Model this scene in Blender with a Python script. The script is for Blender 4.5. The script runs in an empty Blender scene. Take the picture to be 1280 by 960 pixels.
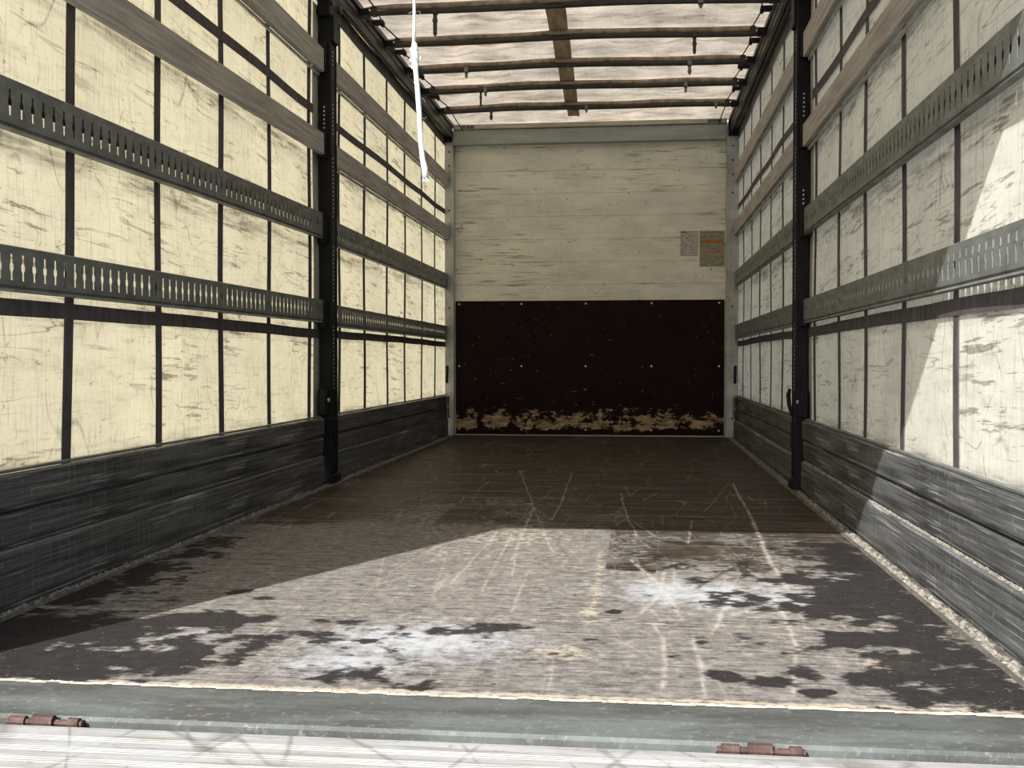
import bpy, bmesh, math, random
import numpy as np
from mathutils import Vector, Matrix

random.seed(4)
RNG = np.random.RandomState(7)
SC = bpy.context.scene
COL = SC.collection

# ------------------------------------------------------------------ camera, light, exposure
cam_d = bpy.data.cameras.new('camera')
cam_d.sensor_fit = 'HORIZONTAL'
cam_d.sensor_width = 36.0
cam_d.lens = 1350.0 / 1280.0 * 36.0
cam_d.clip_start = 0.02
cam = bpy.data.objects.new('camera', cam_d)
cam.location = (0.395, 0.0, 0.639)
cam.rotation_euler = (math.pi / 2 - 0.020738, 0, 0.114288)
COL.objects.link(cam)
SC.camera = cam

SUN_DIR = Vector((0.47, 1.0, -0.83)).normalized()      # the way the light travels
sun_d = bpy.data.lights.new('sun', 'SUN')
sun_d.energy = 9.0
sun_d.angle = 0.0093
sun_d.color = (1.0, 0.985, 0.955)
sun = bpy.data.objects.new('sun', sun_d)
sun.rotation_euler = SUN_DIR.to_track_quat('-Z', 'Y').to_euler()
sun.location = (-4, -6, 8)
COL.objects.link(sun)

world = bpy.data.worlds.new('sky')
SC.world = world
world.use_nodes = True
wn = world.node_tree
wn.nodes.clear()
sky = wn.nodes.new('ShaderNodeTexSky')
sky.sky_type = 'NISHITA'
sky.sun_disc = False
sky.sun_elevation = math.asin(-SUN_DIR.z)
sky.sun_rotation = math.atan2(-SUN_DIR.x, -SUN_DIR.y)
sky.air_density = 1.0
sky.dust_density = 2.0
bg = wn.nodes.new('ShaderNodeBackground')
bg.inputs['Strength'].default_value = 0.21
wo = wn.nodes.new('ShaderNodeOutputWorld')
wn.links.new(sky.outputs[0], bg.inputs[0])
wn.links.new(bg.outputs[0], wo.inputs[0])

SC.view_settings.view_transform = 'Standard'
SC.view_settings.look = 'None'
SC.view_settings.gamma = 1.0
SC.view_settings.use_curve_mapping = False
SC.view_settings.exposure = 0.0
SC.cycles.max_bounces = 12
SC.cycles.diffuse_bounces = 6
SC.cycles.transmission_bounces = 6
SC.cycles.sample_clamp_indirect = 6.0

# ------------------------------------------------------------------ node helper
class NT:
    def __init__(s, name):
        s.m = bpy.data.materials.new(name)
        s.m.use_nodes = True
        s.t = s.m.node_tree
        s.t.nodes.clear()
        s.out = s.t.nodes.new('ShaderNodeOutputMaterial')
        s._oc = None
    def n(s, typ, ins=None, **props):
        nd = s.t.nodes.new(typ)
        for k, v in props.items():
            setattr(nd, k, v)
        for k, v in (ins or {}).items():
            s.put(nd.inputs[k], v)
        return nd
    def put(s, sock, v):
        if isinstance(v, bpy.types.NodeSocket):
            s.t.links.new(v, sock)
        elif isinstance(v, (tuple, list)) and len(v) == 3 and sock.type == 'RGBA':
            sock.default_value = (*v, 1)
        else:
            sock.default_value = v
    def oc(s):
        if s._oc is None:
            s._oc = s.n('ShaderNodeTexCoord').outputs['Object']
        return s._oc
    def map(s, scale=(1, 1, 1), loc=(0, 0, 0), rot=(0, 0, 0), vec=None):
        return s.n('ShaderNodeMapping', {'Vector': vec if vec is not None else s.oc(), 'Scale': scale, 'Location': loc, 'Rotation': rot}).outputs[0]
    def noise(s, vec, scale=5, detail=4, rough=0.55, dist=0.0):
        return s.n('ShaderNodeTexNoise', {'Vector': vec, 'Scale': scale, 'Detail': detail, 'Roughness': rough, 'Distortion': dist}).outputs[0]
    def ramp(s, v, a, b, lo=0.0, hi=1.0):
        return s.n('ShaderNodeMapRange', {'Value': v, 'From Min': a, 'From Max': b, 'To Min': lo, 'To Max': hi}, clamp=True).outputs[0]
    def math(s, op, a, b=0.0, clamp=False):
        nd = s.n('ShaderNodeMath', operation=op, use_clamp=clamp)
        s.put(nd.inputs[0], a); s.put(nd.inputs[1], b)
        return nd.outputs[0]
    def mul(s, *a):
        r = a[0]
        for b in a[1:]:
            r = s.math('MULTIPLY', r, b)
        return r
    def mix(s, f, a, b):
        nd = s.n('ShaderNodeMix', data_type='RGBA')
        s.put(nd.inputs[0], f); s.put(nd.inputs[6], a); s.put(nd.inputs[7], b)
        return nd.outputs[2]
    def attr(s, name):
        return s.n('ShaderNodeAttribute', attribute_name=name).outputs['Fac']
    def sep(s, vec=None):
        return s.n('ShaderNodeSeparateXYZ', {'Vector': vec if vec is not None else s.oc()}).outputs
    def bump(s, h, strength=0.3, dist=0.002):
        return s.n('ShaderNodeBump', {'Height': h, 'Strength': strength, 'Distance': dist}).outputs[0]
    def bsdf(s, color, rough=0.6, metal=0.0, normal=None, spec=0.5):
        b = s.n('ShaderNodeBsdfPrincipled', {'Base Color': color, 'Roughness': rough, 'Metallic': metal, 'Specular IOR Level': spec})
        if normal is not None:
            s.put(b.inputs['Normal'], normal)
        return b.outputs[0]
    def done(s, sh):
        s.t.links.new(sh, s.out.inputs[0])
        return s.m

def scratches(t, vec, scale, width, thin=0.5, warp=0.35):
    """thin curved scratch lines, broken up by a noise"""
    w = t.n('ShaderNodeTexNoise', {'Vector': vec, 'Scale': scale * 0.7, 'Detail': 2.0}).outputs[1]
    v = t.n('ShaderNodeVectorMath', {0: vec, 1: t.n('ShaderNodeVectorMath', {0: w, 1: (warp, warp, warp)}, operation='MULTIPLY').outputs[0]}, operation='ADD').outputs[0]
    vo = t.n('ShaderNodeTexVoronoi', {'Vector': v, 'Scale': scale}, feature='DISTANCE_TO_EDGE').outputs['Distance']
    line = t.ramp(vo, 0.0, width, 1.0, 0.0)
    br = t.ramp(t.noise(vec, scale * 1.7, 3), thin, thin + 0.08)
    return t.mul(line, br)

def ridge(t, vec, w, detail=3, mid=0.5, rough=0.5):
    n = t.noise(vec, 1.0, detail, rough)
    return t.ramp(t.math('ABSOLUTE', t.math('SUBTRACT', n, mid)), 0.0, w, 1.0, 0.0)

def mat_curtain(name, diff, trans, seed, frac=0.5):
    t = NT(name)
    oc = t.map(loc=(seed, seed * 1.7, seed * 0.3))
    fine = t.noise(t.map((1, 95, 9), vec=oc), 1.0, 3)                       # vertical weave
    fineh = t.noise(t.map((1, 10, 90), vec=oc), 1.0, 3)
    blot = t.noise(oc, 2.2, 5, 0.6)
    streak = t.noise(t.map((1, 3.8, 46), vec=t.map(rot=(0.05, 0, 0), vec=oc)), 1.0, 5, 0.65)
    zone = t.noise(t.map((1, 0.9, 1.6), vec=oc), 1.6, 3)
    stk = t.mul(t.ramp(streak, 0.575, 0.615), t.ramp(zone, 0.42, 0.58))
    smear = t.mul(t.ramp(t.noise(t.map((1, 1.5, 7), vec=oc), 1.7, 6, 0.7), 0.50, 0.72), 0.26)
    spots = t.ramp(t.noise(t.map((1, 1, 1.8), vec=oc), 20, 5, 0.7), 0.635, 0.66)
    spots2 = t.ramp(t.noise(t.map((1, 1, 0.35), vec=oc), 55, 2, 0.6), 0.68, 0.76)
    scr = scratches(t, oc, 3.1, 0.012, 0.50, 0.5)
    scr2 = scratches(t, t.map((1, 0.35, 1.0), vec=oc), 7.0, 0.014, 0.6, 0.25)
    # dirt that rubs off just below the rails
    z = t.sep()[2]
    rubs = None
    for zr in (1.245, 0.80, 1.69, 0.36):
        d = t.math('ABSOLUTE', t.math('SUBTRACT', z, zr - 0.02))
        r = t.ramp(d, 0.0, 0.055, 1.0, 0.0)
        rubs = r if rubs is None else t.math('MAXIMUM', rubs, r)
    rub = t.mul(rubs, t.ramp(t.noise(t.map((1, 3.5, 40), vec=oc), 1.0, 4, 0.7), 0.40, 0.62), 0.8)
    patch = t.ramp(t.noise(oc, 3.3, 4, 0.6), 0.46, 0.60)
    patch2 = t.ramp(t.noise(t.map((1, 1.5, 4), loc=(0, 7, 3), vec=oc), 1.8, 4, 0.6), 0.48, 0.60)
    lines = t.mul(ridge(t, t.map((1, 1.1, 16), rot=(0.03, 0, 0), vec=oc), 0.012, 2), patch2)
    lines2 = t.mul(ridge(t, t.map((1, 2.6, 1.2), rot=(0.7, 0, 0), vec=oc), 0.005, 1), patch)
    lines3 = t.mul(ridge(t, t.map((1, 6.0, 0.8), loc=(0, 3, 8), vec=oc), 0.006, 1), patch2)
    hatch = t.mul(t.ramp(t.noise(t.map((1, 45, 16), vec=oc), 1.0, 4, 0.7), 0.56, 0.68), patch, 0.28)
    d = t.math('ADD', t.mul(stk, 0.68), smear)
    d = t.math('ADD', d, t.mul(lines, 0.75))
    d = t.math('ADD', d, t.mul(lines2, 0.5))
    d = t.math('ADD', d, t.mul(lines3, 0.4))
    d = t.math('ADD', d, hatch)
    d = t.math('ADD', d, t.mul(spots, 0.45))
    d = t.math('ADD', d, t.mul(spots2, 0.3))
    d = t.math('ADD', d, t.mul(scr, 0.5))
    d = t.math('ADD', d, t.mul(scr2, 0.4))
    d = t.math('ADD', d, rub)
    d = t.math('ADD', d, t.mul(t.ramp(fine, 0.52, 0.72), 0.25))
    d = t.math('ADD', d, t.mul(t.ramp(fineh, 0.54, 0.75), 0.18), True)
    tone = t.ramp(blot, 0.3, 0.7, 0.88, 1.05)
    def shade(c, dark):
        base = t.n('ShaderNodeMix', {0: 1.0, 6: c}, data_type='RGBA', blend_type='MULTIPLY')
        t.put(base.inputs[7], t.n('ShaderNodeCombineColor', {0: tone, 1: tone, 2: tone}).outputs[0])
        return t.mix(t.mul(d, 0.85), base.outputs[2], dark)
    bmp = t.bump(t.math('ADD', t.mul(fine, 0.3), t.noise(oc, 14, 4)), 0.25, 0.004)
    df = t.n('ShaderNodeBsdfPrincipled', {'Base Color': shade(diff, (0.13, 0.115, 0.09)), 'Roughness': 0.55, 'Specular IOR Level': 0.25, 'Normal': bmp}).outputs[0]
    tr = t.n('ShaderNodeBsdfTranslucent', {'Color': shade(trans, (0.16, 0.12, 0.07)), 'Normal': bmp}).outputs[0]
    return t.done(t.n('ShaderNodeMixShader', {0: frac, 1: df, 2: tr}).outputs[0])

def mat_roof():
    t = NT('roof_tarpaulin')
    oc = t.oc()
    blot = t.noise(t.map((1, 1.6, 1)), 3.0, 6, 0.65)
    wrinkle = t.noise(t.map((2.5, 9, 1)), 1.6, 5, 0.65)
    weave = t.math('ADD', t.noise(t.map((160, 6, 1)), 1.0, 2), t.noise(t.map((6, 160, 1)), 1.0, 2))
    d = t.math('ADD', t.ramp(blot, 0.42, 0.68, 0, 0.6), t.ramp(wrinkle, 0.50, 0.66, 0, 0.45))
    d = t.math('ADD', d, t.ramp(weave, 1.08, 1.4, 0, 0.4), True)
    x, y, z = t.sep()[0:3]
    # a rusty water stain on the second span, left
    e = t.math('ADD', t.math('POWER', t.math('DIVIDE', t.math('SUBTRACT', x, -0.62), 0.40), 2.0),
               t.math('POWER', t.math('DIVIDE', t.math('SUBTRACT', y, 6.86), 0.13), 2.0))
    st = t.mul(t.ramp(t.math('ADD', e, t.noise(oc, 9, 4)), 0.9, 1.6, 1, 0), 0.75)
    dc = t.mix(t.mul(d, 0.95), (0.70, 0.64, 0.56), (0.24, 0.18, 0.135))
    dc = t.mix(st, dc, (0.28, 0.15, 0.05))
    tc = t.mix(t.mul(d, 0.95), (0.80, 0.69, 0.54), (0.26, 0.19, 0.135))
    tc = t.mix(st, tc, (0.34, 0.17, 0.06))
    bmp = t.bump(t.math('ADD', wrinkle, t.mul(blot, 0.6)), 0.5, 0.02)
    df = t.bsdf(dc, 0.8, 0, bmp, 0.15)
    tr = t.n('ShaderNodeBsdfTranslucent', {'Color': tc, 'Normal': bmp}).outputs[0]
    return t.done(t.n('ShaderNodeMixShader', {0: 0.42, 1: df, 2: tr}).outputs[0])

def mat_simple(name, color, rough=0.6, metal=0.0, var=0.25, scale=6.0, stretch=(1, 1, 1), dark=None, bump=0.15, scr=0.0, light=(0.5, 0.5, 0.48), spec=0.5):
    t = NT(name)
    v = t.map(stretch)
    n1 = t.noise(v, scale, 6, 0.65)
    dark = dark or tuple(c * (1 - var * 1.6) for c in color)
    c = t.mix(t.ramp(n1, 0.35, 0.7), color, dark)
    if scr:
        c = t.mix(t.mul(scratches(t, v, scale * 0.8, 0.012, 0.5), scr), c, light)
        c = t.mix(t.mul(t.ramp(t.noise(v, scale * 7, 3), 0.66, 0.74), scr * 0.6), c, light)
    r = t.ramp(n1, 0.3, 0.7, max(rough - 0.1, 0.05), min(rough + 0.12, 1))
    return t.done(t.bsdf(c, r, metal, t.bump(n1, bump, 0.003), spec))

def mat_board():
    """worn grey anodised sideboard: streaks along the board, chalky scuffs"""
    t = NT('worn_grey_aluminium')
    oc = t.oc()
    st = t.noise(t.map((1, 1.4, 60)), 1.0, 5, 0.72)
    vt = t.noise(t.map((1, 85, 2.5)), 1.0, 3, 0.6)
    bl = t.noise(oc, 3.5, 5, 0.6)
    c = t.mix(t.ramp(st, 0.40, 0.60), (0.135, 0.142, 0.144), (0.034, 0.036, 0.037))
    c = t.mix(t.ramp(bl, 0.35, 0.75, 0, 0.5), c, (0.085, 0.083, 0.078))
    z = t.sep()[2]
    sc = t.mul(t.ramp(t.noise(t.map((1, 1.6, 110), rot=(0.012, 0, 0)), 1.0, 4, 0.65), 0.55, 0.64), t.ramp(bl, 0.40, 0.55))
    c = t.mix(t.mul(sc, 0.7), c, (0.42, 0.43, 0.43))
    c = t.mix(t.mul(t.ramp(vt, 0.56, 0.70), 0.28), c, (0.30, 0.30, 0.29))
    c = t.mix(t.mul(t.ramp(t.noise(oc, 42, 3), 0.66, 0.76), 0.4), c, (0.36, 0.35, 0.33))
    return t.done(t.bsdf(c, t.ramp(bl, 0.3, 0.7, 0.42, 0.62), 0.25, t.bump(st, 0.2, 0.002), 0.4))

def mat_floor():
    t = NT('worn_plywood_floor')
    oc = t.oc()
    wet, white, pale, worn, scr, seam = [t.attr(k) for k in ('wet', 'white', 'pale', 'worn', 'scratch', 'seam')]
    grain = t.noise(t.map((2.2, 42, 1)), 1.0, 6, 0.7)
    grain2 = t.noise(t.map((7, 80, 1)), 1.0, 5, 0.75)
    f1 = t.noise(oc, 30, 5, 0.7)
    f2 = t.noise(oc, 90, 3, 0.7)
    f3 = t.noise(oc, 4.0, 5, 0.6)
    dark = t.mix(t.ramp(grain, 0.35, 0.7), (0.022, 0.017, 0.013), (0.056, 0.044, 0.034))
    dark = t.mix(t.ramp(f3, 0.5, 0.8, 0, 0.6), dark, (0.085, 0.062, 0.044))
    dark = t.mix(t.ramp(grain2, 0.54, 0.68, 0, 0.6), dark, (0.20, 0.175, 0.145))
    dark = t.mix(t.ramp(grain2, 0.46, 0.34, 0, 0.8), dark, (0.008, 0.006, 0.005))
    band = t.noise(t.map((1.3, 15, 1)), 1.0, 5, 0.7)
    dark = t.mix(t.ramp(band, 0.46, 0.36, 0, 0.85), dark, (0.007, 0.0055, 0.005))
    dark = t.mix(t.mul(t.ramp(band, 0.52, 0.64, 0, 0.6), t.ramp(t.sep()[1], 8.0, 4.2, 0.25, 1.0)), dark, (0.15, 0.135, 0.115))
    wornc = t.mix(t.ramp(f1, 0.34, 0.66), (0.105, 0.098, 0.092), (0.27, 0.25, 0.225))
    wornc = t.mix(t.ramp(grain2, 0.50, 0.60, 0, 0.8), wornc, (0.050, 0.042, 0.038))
    wornc = t.mix(t.ramp(f3, 0.52, 0.75, 0, 0.5), wornc, (0.09, 0.075, 0.068))
    wornc = t.mix(t.ramp(f2, 0.56, 0.70, 0, 0.4), wornc, (0.34, 0.31, 0.27))
    wmask = t.ramp(t.math('ADD', worn, t.mul(t.math('SUBTRACT', t.math('ADD', grain2, t.mul(f1, 0.6)), 0.8), 1.6)), 0.38, 0.62)
    c = t.mix(wmask, dark, wornc)
    # dust left along the grain in the dark part and fine hair scratches
    speck = t.mul(t.ramp(t.noise(t.map((28, 70, 1)), 1.0, 4, 0.75), 0.55, 0.64), t.ramp(f3, 0.62, 0.40, 0.25, 0.85))
    c = t.mix(speck, c, (0.030, 0.026, 0.024))
    rl = t.mul(ridge(t, t.map((3.6, 0.7, 1), rot=(0, 0, 0.25)), 0.006, 1), t.ramp(f3, 0.40, 0.52))
    rl2 = t.mul(ridge(t, t.map((4.6, 0.8, 1), loc=(4, 2, 0), rot=(0, 0, -0.3)), 0.006, 1), t.ramp(f3, 0.55, 0.42))
    rl3 = ridge(t, t.map((1.2, 9.0, 1), loc=(1, 2, 0)), 0.010, 3)
    c = t.mix(t.mul(t.math('MAXIMUM', t.math('MAXIMUM', rl, rl2), t.mul(rl3, 0.6)), 0.28), c, (0.34, 0.31, 0.26))
    hs = t.math('MAXIMUM', scratches(t, t.map((1, 0.35, 1)), 2.6, 0.006, 0.5, 0.3), scratches(t, t.map((1.2, 0.3, 1), loc=(3, 1, 0)), 5.0, 0.010, 0.56, 0.3))
    c = t.mix(t.mul(hs, 0.40), c, (0.32, 0.28, 0.23))
    # frosty dried edge, then pale saw dust, then wet blotches on top
    whm = t.ramp(t.math('ADD', white, t.mul(t.math('SUBTRACT', t.noise(t.map((1, 1.0, 1)), 22, 5, 0.72), 0.5), 2.2)), 0.35, 0.95)
    c = t.mix(t.mul(whm, 0.75), c, (0.42, 0.44, 0.46))
    plm = t.ramp(t.math('ADD', pale, t.mul(t.math('SUBTRACT', f1, 0.5), 2.4)), 0.35, 0.8)
    c = t.mix(t.mul(plm, 0.8), c, (0.42, 0.36, 0.27))
    c = t.mix(t.mul(scr, t.ramp(f1, 0.3, 0.55, 0.25, 0.9)), c, (0.44, 0.40, 0.35))
    wtm = t.ramp(t.math('ADD', wet, t.mul(t.math('SUBTRACT', t.noise(t.map((20, 34, 1)), 1.0, 5, 0.7), 0.5), 1.35)), 0.32, 0.54)
    c = t.mix(t.mul(wtm, 0.96), c, t.mix(f1, (0.010, 0.0095, 0.0095), (0.030, 0.027, 0.027)))
    c = t.mix(t.mul(seam, 0.85), c, (0.012, 0.010, 0.008))
    grit = t.mul(t.ramp(t.noise(oc, 150, 2), 0.70, 0.74), 0.6)
    c = t.mix(grit, c, (0.5, 0.45, 0.38))
    rough = t.ramp(t.math('ADD', wmask, t.math('ADD', whm, plm)), 0.0, 1.0, 0.50, 0.78)
    rough = t.math('SUBTRACT', rough, t.mul(wtm, 0.12))
    h = t.math('ADD', t.mul(f1, 0.6), grain2)
    return t.done(t.bsdf(c, rough, 0.0, t.bump(h, 0.35, 0.002), t.ramp(t.math('ADD', wmask, t.mul(wtm, -1.0)), 0, 1, 0.09, 0.20)))

def mat_headboard():
    t = NT('cream_aluminium_planks')
    oc = t.oc()
    bl = t.noise(t.map((1, 1, 2.4)), 2.4, 6, 0.65)
    st = t.noise(t.map((4, 1, 60)), 1.0, 5, 0.65)
    c = t.mix(t.ramp(bl, 0.38, 0.70), (0.82, 0.81, 0.72), (0.60, 0.60, 0.55))
    zone = t.ramp(t.noise(t.map((0.8, 1, 3.0)), 1.6, 3), 0.42, 0.62)
    c = t.mix(t.mul(t.ramp(st, 0.56, 0.62), zone, 0.7), c, (0.18, 0.17, 0.14))
    c = t.mix(t.mul(t.ramp(t.noise(oc, 22, 4, 0.7), 0.64, 0.67), 0.65), c, (0.13, 0.12, 0.10))
    c = t.mix(t.mul(scratches(t, oc, 4.0, 0.010, 0.56, 0.4), 0.6), c, (0.13, 0.12, 0.10))
    c = t.mix(t.mul(t.ramp(t.noise(t.map((90, 1, 3)), 1.0, 3), 0.62, 0.75), 0.18), c, (0.2, 0.19, 0.16))
    return t.done(t.bsdf(c, 0.5, 0.0, t.bump(bl, 0.1, 0.003), 0.3))

def mat_kick():
    t = NT('dark_phenolic_plywood')
    oc = t.oc()
    x, y, z = t.sep()[0:3]
    n1 = t.noise(oc, 5, 5, 0.6)
    c = t.mix(t.ramp(n1, 0.35, 0.7), (0.0095, 0.0045, 0.005), (0.018, 0.008, 0.007))
    # the face veneer is scuffed off in a band near the floor
    band = t.mul(t.ramp(z, 0.02, 0.06), t.ramp(z, 0.25, 0.14))
    wob = t.noise(t.map((7, 1, 12)), 1.0, 6, 0.75)
    bm = t.ramp(t.math('ADD', t.mul(band, 0.55), t.mul(t.math('SUBTRACT', wob, 0.5), 3.2)), 0.42, 0.54)
    bm = t.mul(bm, t.ramp(band, 0.02, 0.2))
    wood = t.mix(t.ramp(t.noise(t.map((6, 1, 50)), 1.0, 5, 0.7), 0.36, 0.62), (0.10, 0.062, 0.036), (0.52, 0.40, 0.26))
    c = t.mix(bm, c, wood)
    fl = t.mul(t.ramp(t.noise(t.map((14, 1, 30), loc=(2, 0, 1)), 1.0, 4, 0.6), 0.665, 0.69), t.ramp(z, 1.1, 0.1, 0.6, 1.0))
    c = t.mix(t.mul(fl, 0.8), c, (0.24, 0.15, 0.10))
    fl2 = t.mul(t.ramp(t.noise(t.map((4.5, 1, 60), loc=(5, 0, 3)), 1.0, 3, 0.6), 0.70, 0.72), t.ramp(z, 0.7, 0.2, 0.0, 1.0))
    c = t.mix(t.mul(fl2, 0.8), c, (0.38, 0.28, 0.19))
    sp = t.ramp(t.noise(oc, 45, 2), 0.715, 0.74)
    c = t.mix(t.mul(sp, 0.7), c, (0.30, 0.24, 0.20))
    return t.done(t.bsdf(c, 0.6, 0.0, None, 0.08))

def mat_platform():
    t = NT('ribbed_aluminium')
    oc = t.oc()
    n1 = t.noise(t.map((1, 14, 1)), 4, 6, 0.7)
    n2 = t.noise(oc, 45, 4, 0.7)
    c = t.mix(t.ramp(n1, 0.4, 0.7), (0.36, 0.36, 0.345), (0.24, 0.235, 0.22))
    c = t.mix(t.ramp(n2, 0.58, 0.72, 0, 0.55), c, (0.12, 0.11, 0.095))
    brk = t.ramp(t.noise(oc, 7, 4), 0.42, 0.56)
    for rot, f, loc in ((-0.75, 3.5, 0), (-0.45, 5.0, 4), (0.35, 3.0, 9)):
        c = t.mix(t.mul(ridge(t, t.map((f, f * 0.12, 1), vec=t.map(rot=(0, 0, rot), loc=(loc, 0, 0))), 0.014, 1), brk, 0.55), c, (0.08, 0.075, 0.065))
    c = t.mix(t.ramp(t.noise(t.map((3, 60, 1)), 1.0, 5, 0.75), 0.52, 0.62, 0, 0.6), c, (0.17, 0.155, 0.13))
    rust = t.mul(t.ramp(t.noise(t.map((6, 90, 1)), 1.0, 4), 0.60, 0.68), 0.4)
    c = t.mix(rust, c, (0.28, 0.18, 0.09))
    return t.done(t.bsdf(c, 0.6, 0.0, t.bump(n2, 0.4, 0.002), 0.3))

def mat_sill():
    t = NT('galvanised_sill_steel')
    oc = t.oc()
    n1 = t.noise(t.map((1.2, 5, 1)), 3.0, 6, 0.7)
    n2 = t.noise(oc, 60, 4, 0.75)
    c = t.mix(t.ramp(n1, 0.4, 0.62), (0.066, 0.069, 0.064), (0.130, 0.142, 0.134))
    c = t.mix(t.mul(t.ramp(n1, 0.30, 0.42, 1, 0), 0.7), c, (0.10, 0.085, 0.07))
    c = t.mix(t.ramp(n2, 0.56, 0.68, 0, 0.6), c, (0.24, 0.24, 0.22))
    c = t.mix(t.ramp(t.noise(oc, 24, 4), 0.60, 0.72, 0, 0.5), c, (0.07, 0.07, 0.065))
    yy = t.sep()[1]
    c = t.mix(t.ramp(t.math('ADD', yy, t.mul(t.noise(oc, 3, 3), 0.006)), 0.008, 0.011, 0, 0.35), c, (0.05, 0.052, 0.048))
    return t.done(t.bsdf(c, 0.6, 0.1, t.bump(n2, 0.5, 0.003), 0.3))

M = {}
M['curtain_l'] = mat_curtain('cream_tarpaulin_left', (0.76, 0.73, 0.61), (0.86, 0.765, 0.50), 0.0, 0.44)
M['curtain_r'] = mat_curtain('cream_tarpaulin_right', (0.78, 0.755, 0.66), (0.90, 0.83, 0.64), 5.3, 0.33)
M['roof'] = mat_roof()
M['strap'] = mat_simple('dark_strap_webbing', (0.095, 0.084, 0.090), 0.7, 0, 0.3, 9, (1, 3, 1), scr=0.25, light=(0.2, 0.19, 0.18), spec=0.2)
M['hem'] = mat_simple('grey_hem', (0.15, 0.14, 0.13), 0.7, 0, 0.3, 9)
M['reinf'] = mat_simple('pale_grey_patch', (0.47, 0.47, 0.43), 0.6, 0, 0.3, 5, (1, 3, 0.5), scr=0.3, light=(0.2, 0.2, 0.18))
M['strip'] = mat_simple('brown_roof_strap', (0.58, 0.46, 0.32), 0.8, 0, 0.35, 6, (3, 1, 1), spec=0.1)
M['galv'] = mat_simple('galvanised_rail', (0.20, 0.215, 0.205), 0.48, 0.35, 0.3, 11, (1, 0.8, 2), bump=0.1, scr=0.18, light=(0.5, 0.5, 0.48))
M['wood'] = mat_simple('weathered_wood', (0.46, 0.445, 0.42), 0.8, 0, 0.4, 2.0, (1, 1.3, 34), dark=(0.25, 0.23, 0.21), bump=0.3, scr=0.2, spec=0.2)
M['board'] = mat_board()
M['black'] = mat_simple('black_steel', (0.007, 0.008, 0.010), 0.5, 0.0, 0.3, 12, spec=0.2, scr=0.1, light=(0.2, 0.2, 0.2))
M['dkalu'] = mat_simple('dark_aluminium', (0.085, 0.078, 0.070), 0.5, 0.4, 0.3, 3, (1, 1, 20), scr=0.1)
M['bow'] = mat_simple('bow_steel', (0.055, 0.048, 0.042), 0.5, 0.3, 0.3, 12)
M['sleeve'] = mat_simple('bow_sleeve', (0.42, 0.34, 0.26), 0.85, 0, 0.4, 16, spec=0.1)
M['post'] = mat_simple('grey_corner_post', (0.50, 0.52, 0.51), 0.5, 0.1, 0.35, 7, (1, 1, 0.5), scr=0.3, light=(0.12, 0.12, 0.11))
M['header'] = mat_simple('grey_green_header', (0.36, 0.39, 0.37), 0.5, 0.2, 0.2, 4, (0.5, 1, 3), scr=0.12)
M['lip'] = mat_simple('pale_header_lip', (0.48, 0.46, 0.38), 0.6, 0, 0.3, 8, (0.5, 1, 3))
M['headboard'] = mat_headboard()
M['kick'] = mat_kick()
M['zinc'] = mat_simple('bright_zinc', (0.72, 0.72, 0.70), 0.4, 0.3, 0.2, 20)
M['hole'] = mat_simple('dark_hole', (0.02, 0.02, 0.02), 0.8)
M['white'] = mat_simple('white_rope', (0.62, 0.62, 0.61), 0.8, 0, 0.12, 40, bump=0.4, spec=0.2)
M['rust'] = mat_simple('rusty_steel', (0.10, 0.052, 0.042), 0.7, 0.1, 0.5, 30, scr=0.5, light=(0.5, 0.36, 0.28))
M['sill'] = mat_sill()
M['platform'] = mat_platform()
M['dirt'] = mat_simple('dry_dirt', (0.30, 0.275, 0.235), 0.95, 0, 0.5, 60, bump=1.0, spec=0.1)
M['saw'] = mat_simple('pale_sawdust', (0.66, 0.56, 0.44), 0.95, 0, 0.4, 60, bump=1.0, spec=0.1)
M['angle'] = mat_simple('dirty_edge_angle', (0.15, 0.14, 0.125), 0.6, 0.2, 0.4, 18, scr=0.4, light=(0.4, 0.37, 0.31))
M['yard'] = mat_simple('yard_concrete', (0.40, 0.39, 0.37), 0.9, 0, 0.2, 2)
M['paper'] = mat_simple('sticker_paper', (0.50, 0.46, 0.44), 0.6, 0, 0.12, 40)
M['clear'] = mat_simple('faded_sticker', (0.36, 0.34, 0.27), 0.6, 0, 0.2, 40)
M['ink'] = mat_simple('faded_ink', (0.17, 0.15, 0.12), 0.7, 0, 0.3, 60)
M['orange'] = mat_simple('faded_orange', (0.48, 0.21, 0.035), 0.6, 0, 0.35, 50, (2, 1, 1))
M['pink'] = mat_simple('faded_pink', (0.42, 0.27, 0.22), 0.6, 0, 0.2, 40)
M['floor'] = mat_floor()

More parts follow.
